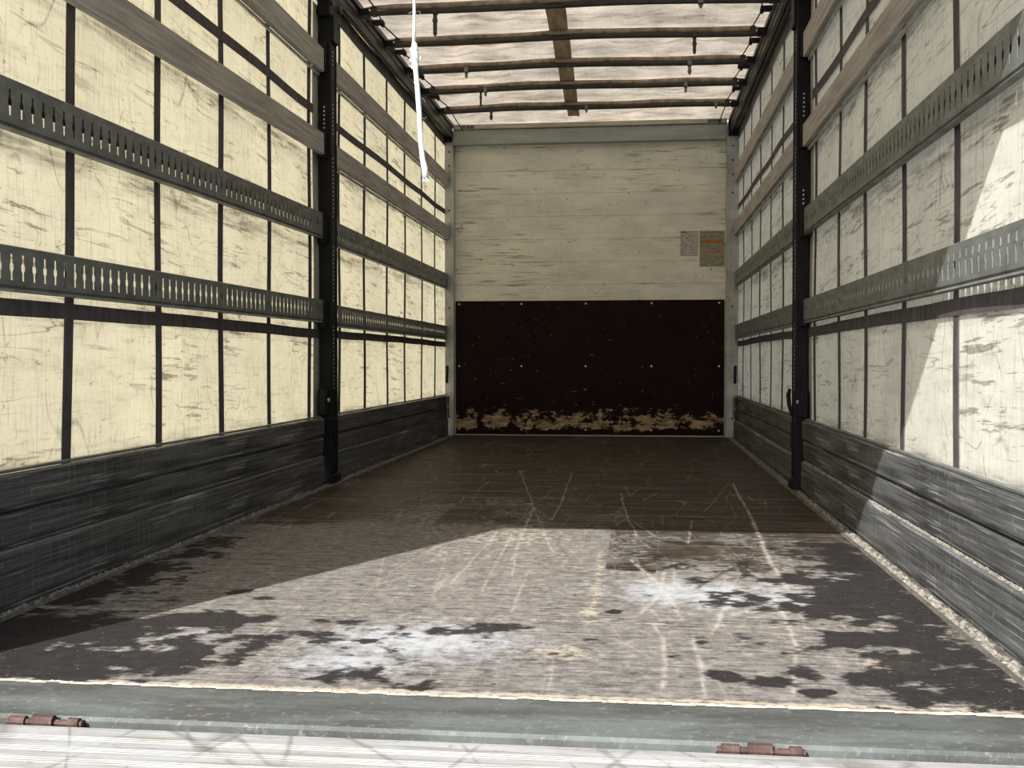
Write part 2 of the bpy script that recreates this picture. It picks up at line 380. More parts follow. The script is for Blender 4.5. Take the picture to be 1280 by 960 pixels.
# ------------------------------------------------------------------ mesh helpers
class MB:
    def __init__(s):
        s.v = []; s.f = []
    def add(s, vs, fs):
        o = len(s.v)
        s.v += [tuple(v) for v in vs]
        s.f += [tuple(i + o for i in f) for f in fs]
        return s
    def box(s, x0, x1, y0, y1, z0, z1, c=0.0):
        """box with chamfered edges of size c"""
        if x0 > x1: x0, x1 = x1, x0
        if y0 > y1: y0, y1 = y1, y0
        if z0 > z1: z0, z1 = z1, z0
        bm = bmesh.new()
        bmesh.ops.create_cube(bm, size=1)
        for v in bm.verts:
            v.co = Vector(((x0 + x1) / 2 + v.co.x * (x1 - x0), (y0 + y1) / 2 + v.co.y * (y1 - y0), (z0 + z1) / 2 + v.co.z * (z1 - z0)))
        if c > 0:
            bmesh.ops.bevel(bm, geom=list(bm.edges), offset=c, segments=1, affect='EDGES')
        bm.verts.index_update()
        s.add([v.co[:] for v in bm.verts], [[v.index for v in f.verts] for f in bm.faces])
        bm.free()
        return s
    def prism(s, prof, axis, a, b):
        """closed profile swept along an axis: prof holds the two other coordinates"""
        n = len(prof)
        def P(p, t):
            return {'x': (t, p[0], p[1]), 'y': (p[0], t, p[1]), 'z': (p[0], p[1], t)}[axis]
        vs = [P(p, a) for p in prof] + [P(p, b) for p in prof]
        fs = [(i, (i + 1) % n, n + (i + 1) % n, n + i) for i in range(n)]
        fs += [tuple(range(n))[::-1], tuple(range(n, 2 * n))]
        return s.add(vs, fs)
    def tube(s, pts, r, n=8, caps=True):
        pts = [Vector(p) for p in pts]
        rs = r if isinstance(r, (list, tuple)) else [r] * len(pts)
        vs = []; up = None
        for i, p in enumerate(pts):
            d = (pts[min(i + 1, len(pts) - 1)] - pts[max(i - 1, 0)]).normalized()
            if up is None:
                up = Vector((0, 0, 1)) if abs(d.z) < 0.9 else Vector((1, 0, 0))
            u = d.cross(up).normalized(); w = u.cross(d).normalized(); up = w
            for k in range(n):
                a = 2 * math.pi * k / n
                vs.append(p + (u * math.cos(a) + w * math.sin(a)) * rs[i])
        fs = []
        for i in range(len(pts) - 1):
            for k in range(n):
                fs.append((i * n + k, i * n + (k + 1) % n, (i + 1) * n + (k + 1) % n, (i + 1) * n + k))
        if caps:
            fs.append(tuple(range(n))[::-1]); fs.append(tuple((len(pts) - 1) * n + k for k in range(n)))
        return s.add(vs, fs)
    def build(s, name, mat, parent=None, loc=(0, 0, 0), smooth=False, fix=True, world=True):
        """links ONE object; geometry given in world coordinates, origin moved to loc (or the parent's)"""
        base = Vector(loc)
        pw = Vector((0, 0, 0))
        p = parent
        while p is not None:
            pw += p.location; p = p.parent
        if parent is not None:
            base = Vector((0, 0, 0))
        off = pw + base if parent is not None else base
        me = bpy.data.meshes.new(name)
        me.from_pydata([(v[0] - off.x, v[1] - off.y, v[2] - off.z) for v in s.v], [], s.f)
        if fix:
            bm = bmesh.new(); bm.from_mesh(me)
            bmesh.ops.remove_doubles(bm, verts=bm.verts, dist=1e-5)
            bmesh.ops.recalc_face_normals(bm, faces=bm.faces)
            bm.to_mesh(me); bm.free()
        if smooth:
            me.polygons.foreach_set('use_smooth', [True] * len(me.polygons))
        me.materials.append(mat)
        o = bpy.data.objects.new(name, me)
        COL.objects.link(o)
        if parent is not None:
            o.parent = parent
        else:
            o.location = loc
        return o

def tag(o, label=None, cat=None, group=None, kind=None):
    if label: o['label'] = label
    if cat: o['category'] = cat
    if group: o['group'] = group
    if kind: o['kind'] = kind
    return o

def side(s):
    return 'left' if s < 0 else 'right'

# ------------------------------------------------------------------ dimensions (metres; y runs from the rear opening to the front wall)
Y0, YF = 1.95, 9.27
XC = 1.25            # curtains
POLE = (5.48, 5.60)
BAYS = [(1.97, 5.447, 'near'), (5.633, 9.168, 'far')]
CEIL = 2.70

# ------------------------------------------------------------------ yard
g = MB().box(-25, 25, -30, 30, -1.25, -1.15)
tag(g.build('ground', M['yard']), 'pale concrete yard under and behind the truck body', 'ground', kind='structure')

# ------------------------------------------------------------------ floor, with wear masks kept as vertex attributes (stains and scuffs that stay put)
def vnoise(x, y, f, seed):
    r = np.random.RandomState(seed)
    T = r.rand(128, 128)
    X = x * f + 37.3; Y = y * f + 11.7
    xi = np.floor(X).astype(int); yi = np.floor(Y).astype(int)
    u = X - xi; v = Y - yi
    u = u * u * (3 - 2 * u); v = v * v * (3 - 2 * v)
    g = lambda a, b: T[a % 128, b % 128]
    return (g(xi, yi) * (1 - u) + g(xi + 1, yi) * u) * (1 - v) + (g(xi, yi + 1) * (1 - u) + g(xi + 1, yi + 1) * u) * v
def fbm(x, y, f, seed, o=4, p=0.5):
    s = 0; a = 1; t = 0
    for i in range(o):
        s = s + a * vnoise(x, y, f * 2.03 ** i, seed + i); t += a; a *= p
    return s / t

WET = [(-1.16, 2.87, 0.18, 0.26, 1), (-1.14, 3.15, 0.16, 0.22, 0.75), (-1.06, 3.5, 0.16, 0.2, 0.5), (-0.95, 2.4, 0.24, 0.14, 0.95), (-0.84, 2.17, 0.22, 0.12, 1.0), (-0.60, 2.2, 0.14, 0.12, 0.7), (-0.66, 2.56, 0.13, 0.09, 0.78), (-0.88, 2.8, 0.12, 0.12, 0.5), (-0.27, 2.45, 0.17, 0.16, 0.5), (-0.12, 2.17, 0.16, 0.09, 0.5), (0.0, 2.56, 0.14, 0.07, 0.6), (-0.23, 2.1, 0.08, 0.04, 0.55), (-0.45, 2.39, 0.07, 0.14, 0.55), (0.57, 3.22, 0.05, 0.07, 0.7), (0.69, 2.94, 0.15, 0.19, 0.6), (0.87, 3.22, 0.17, 0.24, 0.62), (0.92, 2.87, 0.15, 0.24, 0.9), (1.07, 2.98, 0.15, 0.36, 0.95), (1.10, 3.31, 0.14, 0.3, 0.85), (1.06, 3.72, 0.15, 0.25, 0.55), (0.81, 2.68, 0.12, 0.06, 0.5), (0.88, 2.54, 0.13, 0.1, 0.7), (1.07, 2.5, 0.12, 0.2, 0.85), (1.05, 2.28, 0.13, 0.16, 0.8), (1.03, 2.14, 0.14, 0.1, 0.95), (0.87, 2.24, 0.13, 0.06, 0.85), (0.58, 2.22, 0.032, 0.04, 1.5), (0.665, 2.18, 0.05, 0.04, 1.1), (0.64, 2.48, 0.11, 0.08, 0.5), (0.745, 2.13, 0.035, 0.02, 1.5), (-0.7, 2.87, 0.035, 0.05, 1.4), (-0.6, 2.81, 0.03, 0.03, 1.5), (0.34, 2.76, 0.022, 0.03, 1.4), (0.22, 2.46, 0.11, 0.14, 0.33), (0.4, 2.29, 0.14, 0.12, 0.25), (0.57, 3.66, 0.07, 0.16, 0.45), (0.46, 3.5, 0.15, 0.28, 0.2)]
WHITE = [(-0.1, 2.42, 0.29, 0.2, 0.9), (-0.22, 2.22, 0.19, 0.12, 0.8), (-0.62, 2.37, 0.15, 0.2, 0.4), (0.07, 2.52, 0.11, 0.1, 0.6), (0.48, 3.02, 0.15, 0.22, 0.9), (0.62, 2.98, 0.16, 0.23, 0.95), (0.78, 3.0, 0.14, 0.23, 0.75), (0.29, 3.02, 0.21, 0.15, 0.4), (1.0, 3.19, 0.14, 0.23, 0.25), (0.4, 2.29, 0.16, 0.12, 0.2), (-0.2, 3.05, 0.33, 0.2, 0.3), (0.9, 2.5, 0.2, 0.15, 0.3)]
PALE = [(0.23, 2.36, 0.08, 0.06, 1), (0.94, 2.35, 0.075, 0.08, 1.2), (0.28, 2.75, 0.025, 0.1, 1.0), (0.285, 2.99, 0.022, 0.26, 0.8), (0.285, 3.34, 0.022, 0.39, 0.6), (-0.05, 3.88, 0.32, 0.22, 0.65), (-0.23, 3.56, 0.21, 0.18, 0.45), (-0.98, 2.35, 0.06, 0.03, 0.9), (1.04, 2.09, 0.11, 0.04, 0.6), (0.12, 3.6, 0.18, 0.46, 0.4), (0.73, 2.49, 0.03, 0.18, 0.35), (-0.85, 2.95, 0.25, 0.05, 0.3)]
SEG = [(-0.28, 6.3, -0.05, 4.71, 2), (-0.05, 4.71, -0.0, 3.44, 3), (-0.05, 4.71, 0.12, 3.6, 2), (-0.04, 4.11, 0.03, 3.19, 2), (-0.12, 4.0, -0.13, 3.05, 2), (-0.06, 3.96, -0.03, 2.95, 2), (0.07, 3.29, 0.08, 2.73, 2), (0.32, 5.31, 0.36, 4.48, 2), (0.36, 4.48, 0.4, 3.97, 3), (0.38, 3.49, 0.46, 3.12, 4), (0.48, 3.29, 0.46, 2.96, 5), (0.46, 2.96, 0.41, 2.76, 4), (0.48, 2.99, 0.51, 2.69, 3), (0.9, 5.76, 0.86, 4.38, 4), (0.86, 4.38, 0.82, 3.47, 6), (0.82, 3.47, 0.82, 3.1, 5), (0.77, 3.02, 0.76, 2.6, 6), (0.76, 2.6, 0.75, 2.44, 4), (0.82, 3.0, 0.8, 2.64, 4), (0.71, 3.3, 0.64, 2.98, 4), (0.64, 2.98, 0.74, 3.1, 4), (0.63, 2.88, 0.59, 2.62, 4), (0.84, 3.22, 0.92, 3.39, 3), (0.53, 2.54, 0.53, 2.24, 4), (0.53, 2.24, 0.53, 2.07, 3), (0.44, 2.64, 0.46, 2.49, 3), (0.46, 2.49, 0.45, 2.12, 4), (0.22, 2.33, 0.23, 2.09, 2), (0.03, 6.24, 0.06, 4.83, 2), (0.06, 5.12, 0.06, 4.34, 2), (-0.69, 2.22, -0.69, 2.49, 6), (-0.64, 2.28, -0.65, 2.42, 5), (-0.47, 2.28, -0.46, 2.5, 3), (0.52, 3.5, 0.5, 3.02, 2), (0.62, 4.4, 0.58, 3.82, 2), (0.76, 5.05, 0.88, 5.76, 1), (0.68, 4.64, 0.76, 5.05, 1), (-0.44, 5.76, -0.32, 6.2, 1), (-0.44, 3.54, -0.33, 2.97, 1), (-0.23, 3.56, -0.16, 2.94, 1), (-0.73, 2.68, -0.7, 3.1, 1), (-0.38, 4.07, -0.29, 3.8, 2), (0.74, 2.39, 0.7, 2.12, 3), (0.93, 2.78, 0.94, 2.54, 2), (-0.25, 3.9, -0.35, 3.2, 1), (-0.05, 3.7, -0.18, 3.0, 1), (0.0, 3.9, -0.3, 3.3, 1)]

def make_floor():
    xs = np.linspace(-1.245, 1.245, 480)
    ys = np.concatenate([np.arange(2.03, 4.4, 0.0055), np.arange(4.4, YF + 0.02, 0.014)])
    X, Y = np.meshgrid(xs, ys)
    nx, ny = len(xs), len(ys)
    def blobs(L):
        a = np.zeros_like(X)
        for cx, cy, rx, ry, s in L:
            a = np.maximum(a, s * np.exp(-((X - cx) / rx) ** 2 * 0.9 - ((Y - cy) / ry) ** 2 * 0.9))
        return a
    n_med = fbm(X, Y, 9, 1, 5, 0.55)
    n_bl = fbm(X * 1.0, Y * 1.0, 16, 21, 4, 0.5)
    n_fi = fbm(X, Y, 30, 41, 3, 0.5)
    wet = blobs(WET) * 0.86 + 0.20 * np.clip((X - 0.72) / 0.3, 0, 1) * (Y < 3.9) + 0.22 * np.clip((-0.95 - X) / 0.2, 0, 1) * (Y < 3.9) + 0.26 * (X < -0.52 + 0.2 * (n_med - .5)) * (Y < 2.62) - 0.25 * np.exp(-((Y - 2.645) / 0.012) ** 2)  + (n_bl - 0.5) * 1.35 + (n_fi - 0.5) * 0.35
    wet = np.where(blobs(WET) < 0.07, np.minimum(wet, 0.30), wet)
    # a plywood joint splits the wet patch: the sheet beyond it is drier near the centre
    white = blobs(WHITE)
    pale = blobs(PALE) * 0.75
    pale += 0.9 * np.exp(-((Y - 2.035 - 0.018 * fbm(X, 0 * Y, 4, 5)) / 0.012) ** 2)          # sawdust against the sill
    jn = 2.645 + 0.004 * np.sin(X * 7)
    pale += 0.6 * np.exp(-((Y - jn) / 0.007) ** 2) * (0.6 + 0.6 * n_med)
    for (yy, x0, x1, s) in [(5.72, -0.5, 1.2, .35), (4.28, -0.3, 0.6, .45), (7.3, -0.4, 1.0, .25)]:
        pale += s * np.exp(-((Y - yy) / 0.010) ** 2) * (X > x0) * (X < x1) * (0.5 + n_med)
    # worn through to grey in the rear, dark film surviving further in and to the right of the sheet edge
    worn = 1.25 / (1 + np.exp((Y - 4.13) / 0.035)) - 0.02
    worn = worn - 0.74 * (X > 0.30) * (Y > 3.35 + 0.25 * (n_med - .5)) * (Y < 4.2)
    worn = worn - 0.35 * np.exp(-((X - 0.55) / 0.12) ** 2 - ((Y - 3.7) / 0.16) ** 2)
    worn = worn + 0.30 * (Y > 4.13) * (Y < 5.0) * np.exp(-((X + 0.15) / 0.45) ** 2) + 0.30 * (Y > 4.13) * (Y < 4.8) * (X < -0.4) * (X > -0.9)
    worn = worn + 0.12 * (Y > 4.13) * np.exp(-((X) / 0.5) ** 2)
    worn = worn - 0.5 * np.clip((X - 0.95) / 0.15, 0, 1) * (Y > 2.5)
    worn = worn - 0.55 * np.clip((-0.75 - X) / 0.3, 0, 1) * (Y > 3.1)
    worn = worn + (n_med - 0.5) * 0.65
    scr = np.zeros_like(X)
    for x0, y0, x1, y1, w in SEG:
        L2 = (x1 - x0) ** 2 + (y1 - y0) ** 2
        t = np.clip(((X - x0) * (x1 - x0) + (Y - y0) * (y1 - y0)) / L2, 0, 1)
        wob = 0.012 * (fbm(Y, X, 6, 77) - 0.5)
        d = np.hypot(X + wob - (x0 + t * (x1 - x0)), Y - (y0 + t * (y1 - y0)))
        rr = 0.0010 * w + 0.0016
        scr = np.maximum(scr, np.exp(-(d / rr) ** 2) * min(0.95, 0.40 + 0.10 * w) * np.clip(2.6 * fbm(X, Y, 40, 91, 3) - 0.45, 0, 1))
    # random light scuffs, mostly along the load direction
    r = np.random.RandomState(3)
    for _ in range(70):
        cx = r.uniform(-0.95, 1.0); cy = r.uniform(2.1, 6.0); L = r.uniform(0.05, 0.4); a = r.normal(math.pi / 2, 0.28)
        x0, y0, x1, y1 = cx, cy, cx + L * math.cos(a), cy + L * math.sin(a)
        j = (Y[:, 0] > min(y0, y1) - .02) & (Y[:, 0] < max(y0, y1) + .02)
        if not j.any(): continue
        Xs, Ys = X[j], Y[j]
        t = np.clip(((Xs - x0) * (x1 - x0) + (Ys - y0) * (y1 - y0)) / (L * L), 0, 1)
        d = np.hypot(Xs - (x0 + t * (x1 - x0)), Ys - (y0 + t * (y1 - y0)))
        scr[j] = np.maximum(scr[j], np.exp(-(d / 0.0035) ** 2) * r.uniform(0.15, 0.45))
    seam = 0.9 * np.exp(-((Y - 4.155 + 0.02 * X) / 0.018) ** 2) * (X > 0.0) + 0.5 * np.exp(-((Y - 5.68) / 0.03) ** 2) * (X > -0.3) * (X < .45)
    seam += 0.45 * np.exp(-((Y - 2.625) / 0.005) ** 2) * (X < -0.2)
    n = nx * ny
    co = np.zeros((n, 3), np.float32); co[:, 0] = X.ravel(); co[:, 1] = Y.ravel()
    i = np.arange(nx - 1)[None, :] + nx * np.arange(ny - 1)[:, None]
    i = i.ravel()
    q = np.stack([i, i + 1, i + nx + 1, i + nx], 1).astype(np.int32)
    # skirt so that the sheet has its real thickness
    bnd = np.concatenate([np.arange(nx), nx * np.arange(1, ny) + nx - 1, nx * (ny - 1) + np.arange(nx - 2, -1, -1), nx * np.arange(ny - 2, 0, -1)])
    co2 = co[bnd].copy(); co2[:, 2] = -0.027
    k = np.arange(len(bnd)); k2 = (k + 1) % len(bnd)
    sk = np.stack([bnd[k], n + k, n + k2, bnd[k2]], 1).astype(np.int32)
    co = np.concatenate([co, co2]); q = np.concatenate([q, sk])
    me = bpy.data.meshes.new('floor')
    me.vertices.add(len(co)); me.vertices.foreach_set('co', co.ravel())
    me.loops.add(q.size); me.loops.foreach_set('vertex_index', q.ravel())
    me.polygons.add(len(q)); me.polygons.foreach_set('loop_start', np.arange(0, q.size, 4, dtype=np.int32))
    me.update(calc_edges=True)
    for nm, a in dict(wet=wet, white=white, pale=pale, worn=worn, scratch=scr, seam=seam).items():
        at = me.attributes.new(nm, 'FLOAT', 'POINT')
        d = np.concatenate([a.ravel(), np.zeros(len(bnd))]).astype(np.float32)
        at.data.foreach_set('value', d)
    me.materials.append(M['floor'])
    o = bpy.data.objects.new('floor', me); COL.objects.link(o)
    return tag(o, 'worn brown plywood load floor, scratched grey and wet in the rear', 'floor', kind='structure')
make_floor()

# ------------------------------------------------------------------ side curtains (the long walls) with their straps as parts
STR = {-1: [2.46, 3.045, 3.595, 4.165, 4.73, 5.345] + [5.88 + .583 * k for k in range(6)],
       1: [2.49, 3.07, 3.63, 4.18, 4.74, 5.325] + [5.9 + .586 * k for k in range(6)]}
def sheet(xf, y0, y1, z0, z1, ny, nz):
    vs = []; fs = []
    for j in range(nz + 1):
        for i in range(ny + 1):
            y = y0 + (y1 - y0) * i / ny; z = z0 + (z1 - z0) * j / nz
            vs.append((xf(y, z), y, z))
    for j in range(nz):
        for i in range(ny):
            a = j * (ny + 1) + i
            fs.append((a, a + 1, a + ny + 2, a + ny + 1))
    return vs, fs
for s in (-1, 1):
    ph = 0.7 if s < 0 else 2.1
    def cx(y, z, s=s, ph=ph):
        return s * (XC + 0.0035 * math.sin(y * 5.1 + ph) + 0.003 * math.sin(z * 4.3 + y * 2.2 + ph) + 0.003)
    w = MB().add(*sheet(cx, Y0, YF - 0.01, 0.10, 2.665, 150, 50)).build('wall_' + side(s), M['curtain_l' if s < 0 else 'curtain_r'], smooth=True)
    tag(w, 'long cream tarpaulin curtain forming the %s side wall of the truck body' % side(s), 'curtain wall', kind='structure')
    def ribbon(y0, y1, z0, z1, name, mat, off=0.004, lean=0.0, wig=0.0, th=0.002):
        n = max(int(max(abs(y1 - y0), abs(z1 - z0)) / 0.12), 2)
        m = MB(); vs = []
        horiz = abs(y1 - y0) > abs(z1 - z0)
        for i in range(n + 1):
            t = i / n
            if horiz:
                y = y0 + (y1 - y0) * t; e = wig * math.sin(y * 1.9) * 0.5 + wig * math.sin(y * 7) * .2
                pts = [(y, z0 + e), (y, z1 + e)]
            else:
                z = z0 + (z1 - z0) * t; e = lean * (1 - t) + wig * math.sin(z * 3 + y0)
                pts = [(y0 + e, z), (y1 + e, z)]
            for (yy, zz) in pts:
                vs.append((cx(yy, zz) - s * off, yy, zz))
            for (yy, zz) in pts[::-1]:
                vs.append((cx(yy, zz) - s * (off - th), yy, zz))
        fs = []
        for i in range(n):
            for k in range(4):
                a = i * 4 + k; b = i * 4 + (k + 1) % 4
                fs.append((a, b, b + 4, a + 4))
        fs += [(0, 1, 2, 3), (n * 4 + 3, n * 4 + 2, n * 4 + 1, n * 4)]
        m.add(vs, fs)
        return m.build(name, mat, w)
    for y in STR[s]:
        ribbon(y - .024, y + .024, 0.12, 2.57, 'strap', M['strap'], 0.0045, -0.085 if y < 3.2 else -0.02, 0.002)
    ribbon(Y0 + .02, 5.47, 0.762, 0.808, 'horizontal_strap', M['strap'], 0.0075, 0, 0.005)
    ribbon(5.62, 9.22, 0.768, 0.812, 'horizontal_strap', M['strap'], 0.0075, 0, 0.006)
    bb = ribbon(Y0 + .02, 5.47, 1.281 if s < 0 else 1.316, 1.341 if s < 0 else 1.392, 'horizontal_strap', M['strap'], 0.0075)
    if s < 0: bb.rotation_euler.x = 0.0125
    ribbon(5.62, 9.22, 1.332, 1.392, 'horizontal_strap', M['strap'], 0.0075)
    ribbon(Y0 + .02, 5.40, 1.910, 1.956, 'horizontal_strap', M['strap'], 0.0075, 0, 0.006)
    ribbon(5.66, 9.22, 1.910, 1.954, 'horizontal_strap', M['strap'], 0.0075, 0, 0.006)
    hm = ribbon(Y0 + .02, 9.24, 2.495, 2.585, 'top_hem', M['hem'], 0.0105)
    ribbon(5.40, 5.70, 0.12, 2.48, 'reinforcing_strip', M['reinf'], 0.002, 0, 0, 0.0012)

# ------------------------------------------------------------------ ceiling tarpaulin
BOWS = [6.05, 6.66, 7.28, 7.85, 8.48]
ALLB = [2.2, 2.85, 3.5, 4.15, 4.8, 5.43] + BOWS + [9.18]
def roofz(x, y):
    k = max(i for i in range(len(ALLB)) if ALLB[i] <= y + 1e-6) if y >= ALLB[0] else 0
    a = ALLB[k]; b = ALLB[min(k + 1, len(ALLB) - 1)]
    t = 0 if b == a else min(max((y - a) / (b - a), 0), 1)
    arch = math.sin(math.pi * t)
    e = min(1, (1.22 - abs(x)) / 0.15)
    return CEIL - 0.035 + 0.045 * arch * (0.6 + 0.4 * math.sin(3 * x + k)) + 0.008 * math.sin(9 * x + 5 * k) * math.sin(2 * math.pi * t) * e - 0.008 * math.sin(23 * x + k * 2) * arch * e + 0.014 * (1 - (x / 1.2) ** 2)
vs = []; fs = []; NX, NY = 90, 200
for j in range(NY + 1):
    for i in range(NX + 1):
        x = -1.24 + 2.48 * i / NX; y = Y0 + (9.26 - Y0) * j / NY
        vs.append((x, y, roofz(x, y)))
for j in range(NY):
    for i in range(NX):
        a = j * (NX + 1) + i
        fs.append((a, a + 1, a + NX + 2, a + NX + 1))
ceil = MB().add(vs, fs).build('ceiling', M['roof'], smooth=True)
tag(ceil, 'grimy cream roof tarpaulin glowing with daylight, wavy between the bows', 'roof', kind='structure')
vs = []; fs = []; n = 220
for j in range(n + 1):
    y = Y0 + 0.05 + (9.02 - Y0) * j / n
    xc = -0.072 - (y - 6.12) * 0.018
    for dx in (-.06, -.02, .02, .06):
        vs.append((xc + dx * (1 - 0.06 * (y - 6)), y, roofz(xc + dx, y) - 0.006))
for j in range(n):
    for i in range(3):
        a = j * 4 + i
        fs.append((a, a + 1, a + 5, a + 4))
st = MB().add(vs, fs).build('centre_strap', M['strip'], ceil)
md = st.modifiers.new('thickness', 'SOLIDIFY'); md.thickness = 0.002
tag(st, 'brown centre strap')

# ------------------------------------------------------------------ front wall
hb = MB()
zz = [0.0]; z = 1.12
hb.box(-1.16, 1.14, YF, YF + 0.03, 0.0, 1.13)
hb.box(-1.27, 1.27, 9.276, 9.305, -0.05, 2.74)
seams = [1.13, 1.30, 1.495, 1.69, 1.885, 2.08, 2.275, 2.50]
for a, b in zip(seams[:-1], seams[1:]):
    hb.box(-1.165, 1.145, YF - 0.002, YF + 0.03, a + 0.0005, b - 0.0005, 0.0022)
wf = hb.build('wall_front', M['headboard'])
tag(wf, 'cream front wall of horizontal aluminium planks with scuffs', 'front wall', kind='structure')

kp = MB().box(-1.158, 1.134, YF - 0.016, YF - 0.003, 0.012, 1.162, 0.001).build('kick_panel', M['kick'], loc=(0, YF - 0.016, 0.012))
tag(kp, 'dark brown plywood kick panel with scuffed bare wood along its foot, on the front wall', 'panel')
for zr in (1.135, 0.60, 0.055):
    for xr in (-1.128, -0.585, -0.033, 0.525, 1.09):
        m = MB()
        n = 12; y = YF - 0.016
        for (r, yy) in ((0.0085, 0.0), (0.0085, -0.002), (0.005, -0.0045)):
            m.v += [(xr + r * math.cos(2 * math.pi * q / n), y + yy, zr + r * math.sin(2 * math.pi * q / n)) for q in range(n)]
        for L in (0, 1):
            m.f += [(L * n + q, L * n + (q + 1) % n, (L + 1) * n + (q + 1) % n, (L + 1) * n + q) for q in range(n)]
        m.f += [tuple(range(2 * n, 3 * n)), tuple(range(n))]
        m.build('screw', M['zinc'], kp)

# notices stuck on the front wall
yb = YF - 0.0025
def rect(m, x0, x1, z0, z1, y, th=0.0004):
    return m.box(x0, x1, y - th, y, z0, z1)
sx0, sx1, sz0, sz1 = 0.767, 0.913, 1.532, 1.742
o = rect(MB(), sx0, sx1, sz0, sz1, yb).build('notice_sticker', M['paper'], loc=(0.84, yb, 1.532))
tag(o, 'small pale sticker with rows of tiny marks, left of the orange banded notice', 'sticker', 'notices on the front wall')
m = MB()
for a in ((sx0, sx1, sz1 - .004, sz1), (sx0, sx1, sz0, sz0 + .006), (sx0, sx0 + .004, sz0, sz1), (sx1 - .004, sx1, sz0, sz1)):
    rect(m, *a, yb - 0.0004)
m.build('border', M['pink'], o)
m = MB(); r = random.Random(5)
for row in range(9):
    zc = sz1 - 0.018 - row * 0.0205
    x = sx0 + 0.01
    while x < sx1 - 0.02:
        wd = r.uniform(0.006, 0.02)
        if r.random() < 0.62:
            rect(m, x, x + wd, zc - r.uniform(0.002, 0.005), zc + r.uniform(0.001, 0.005), yb - 0.0004)
        x += wd + r.uniform(0.004, 0.014)
rect(m, sx0 + .004, sx0 + .055, sz1 - 0.014, sz1 - 0.004, yb - 0.0004)
m.build('print', M['ink'], o)
tx0, tx1, tz0, tz1 = 0.926, 1.136, 1.44, 1.742
o = rect(MB(), tx0, tx1, tz0, tz1, yb).build('notice_sticker', M['clear'], loc=(1.03, yb, 1.44))
tag(o, 'faded notice with an orange band beside the right corner post', 'sticker', 'notices on the front wall')
m = MB(); rect(m, tx0 + .004, tx1 - .008, 1.636, 1.668, yb - 0.0004); m.build('orange_band', M['orange'], o)
m = MB(); rect(m, tx0 + .03, tx1 - .01, 1.545, 1.605, yb - 0.0004); m.build('pink_block', M['pink'], o)
m = MB()
for row, zc in enumerate([1.728, 1.712, 1.697, 1.684, 1.622, 1.609, 1.594, 1.565, 1.535, 1.520, 1.505, 1.488, 1.470, 1.455]):
    x = tx0 + 0.006
    while x < tx1 - 0.03:
        wd = r.uniform(0.012, 0.05)
        if r.random() < 0.72:
            rect(m, x, min(x + wd, tx1 - .006), zc - 0.0025, zc + 0.0022, yb - 0.0008)
        x += wd + r.uniform(0.004, 0.01)
m.build('print', M['ink'], o)

# header beam over the front wall
hd = MB().box(-1.165, 1.145, 9.19, 9.268, 2.497, 2.622, 0.003).build('header_beam', M['header'], loc=(0, 9.19, 2.497))
tag(hd, 'grey green steel header beam above the cream front wall', 'beam')
m = MB().box(-1.165, 1.145, 9.165, 9.26, 2.624, 2.664, 0.004)
m.build('upper_lip', M['lip'], hd)
for sx in (-1, 1):
    m = MB().box(sx * 1.10, sx * 0.98, 9.158, 9.166, 2.630, 2.655, 0.001)
    m.build('hinge_plate', M['galv'], hd)
    for q in range(3):
        MB().tube([(sx * (1.0 + q * .035), 9.158, 2.643), (sx * (1.0 + q * .035), 9.153, 2.643)], 0.006, 10).build('bolt', M['black'], hd)

# corner posts
for s in (-1, 1):
    xo, xi = s * 1.245, s * 1.165 if s < 0 else s * 1.145
    p = MB().box(xo, xi, 9.20, 9.268, 0.0, 2.60, 0.004).build('corner_post', M['post'], loc=((xo + xi) / 2, 9.23, 0))
    tag(p, 'pale grey corner post at the %s end of the front wall' % side(s), 'post', 'front corner posts')
    xm = (xo + xi) / 2
    for q, zc in enumerate([2.44, 2.32, 2.20, 1.94 if s < 0 else 2.05, 1.1, 0.16]):
        MB().tube([(xm, 9.1995, zc), (xm, 9.196, zc)], 0.008, 10).build('bolt', M['hole'], p)
    m = MB().box(xo, xi + s * 0.01, 9.17, 9.20, 2.52, 2.66, 0.004)
    m.build('top_bracket', M['black'], p)
    for zr in (0.885, 1.32, 1.76, 2.21):
        MB().box(s * 1.243, s * 1.205, 9.170, 9.1995, zr - .07, zr + .07, 0.003).build('rail_pocket', M['post'], p)
    MB().tube([(s * 1.21, 9.1, 0.46), (s * 1.215, 9.15, 0.56), (s * 1.22, 9.17, 0.60)], 0.012, 8).build('latch', M['black'], p)

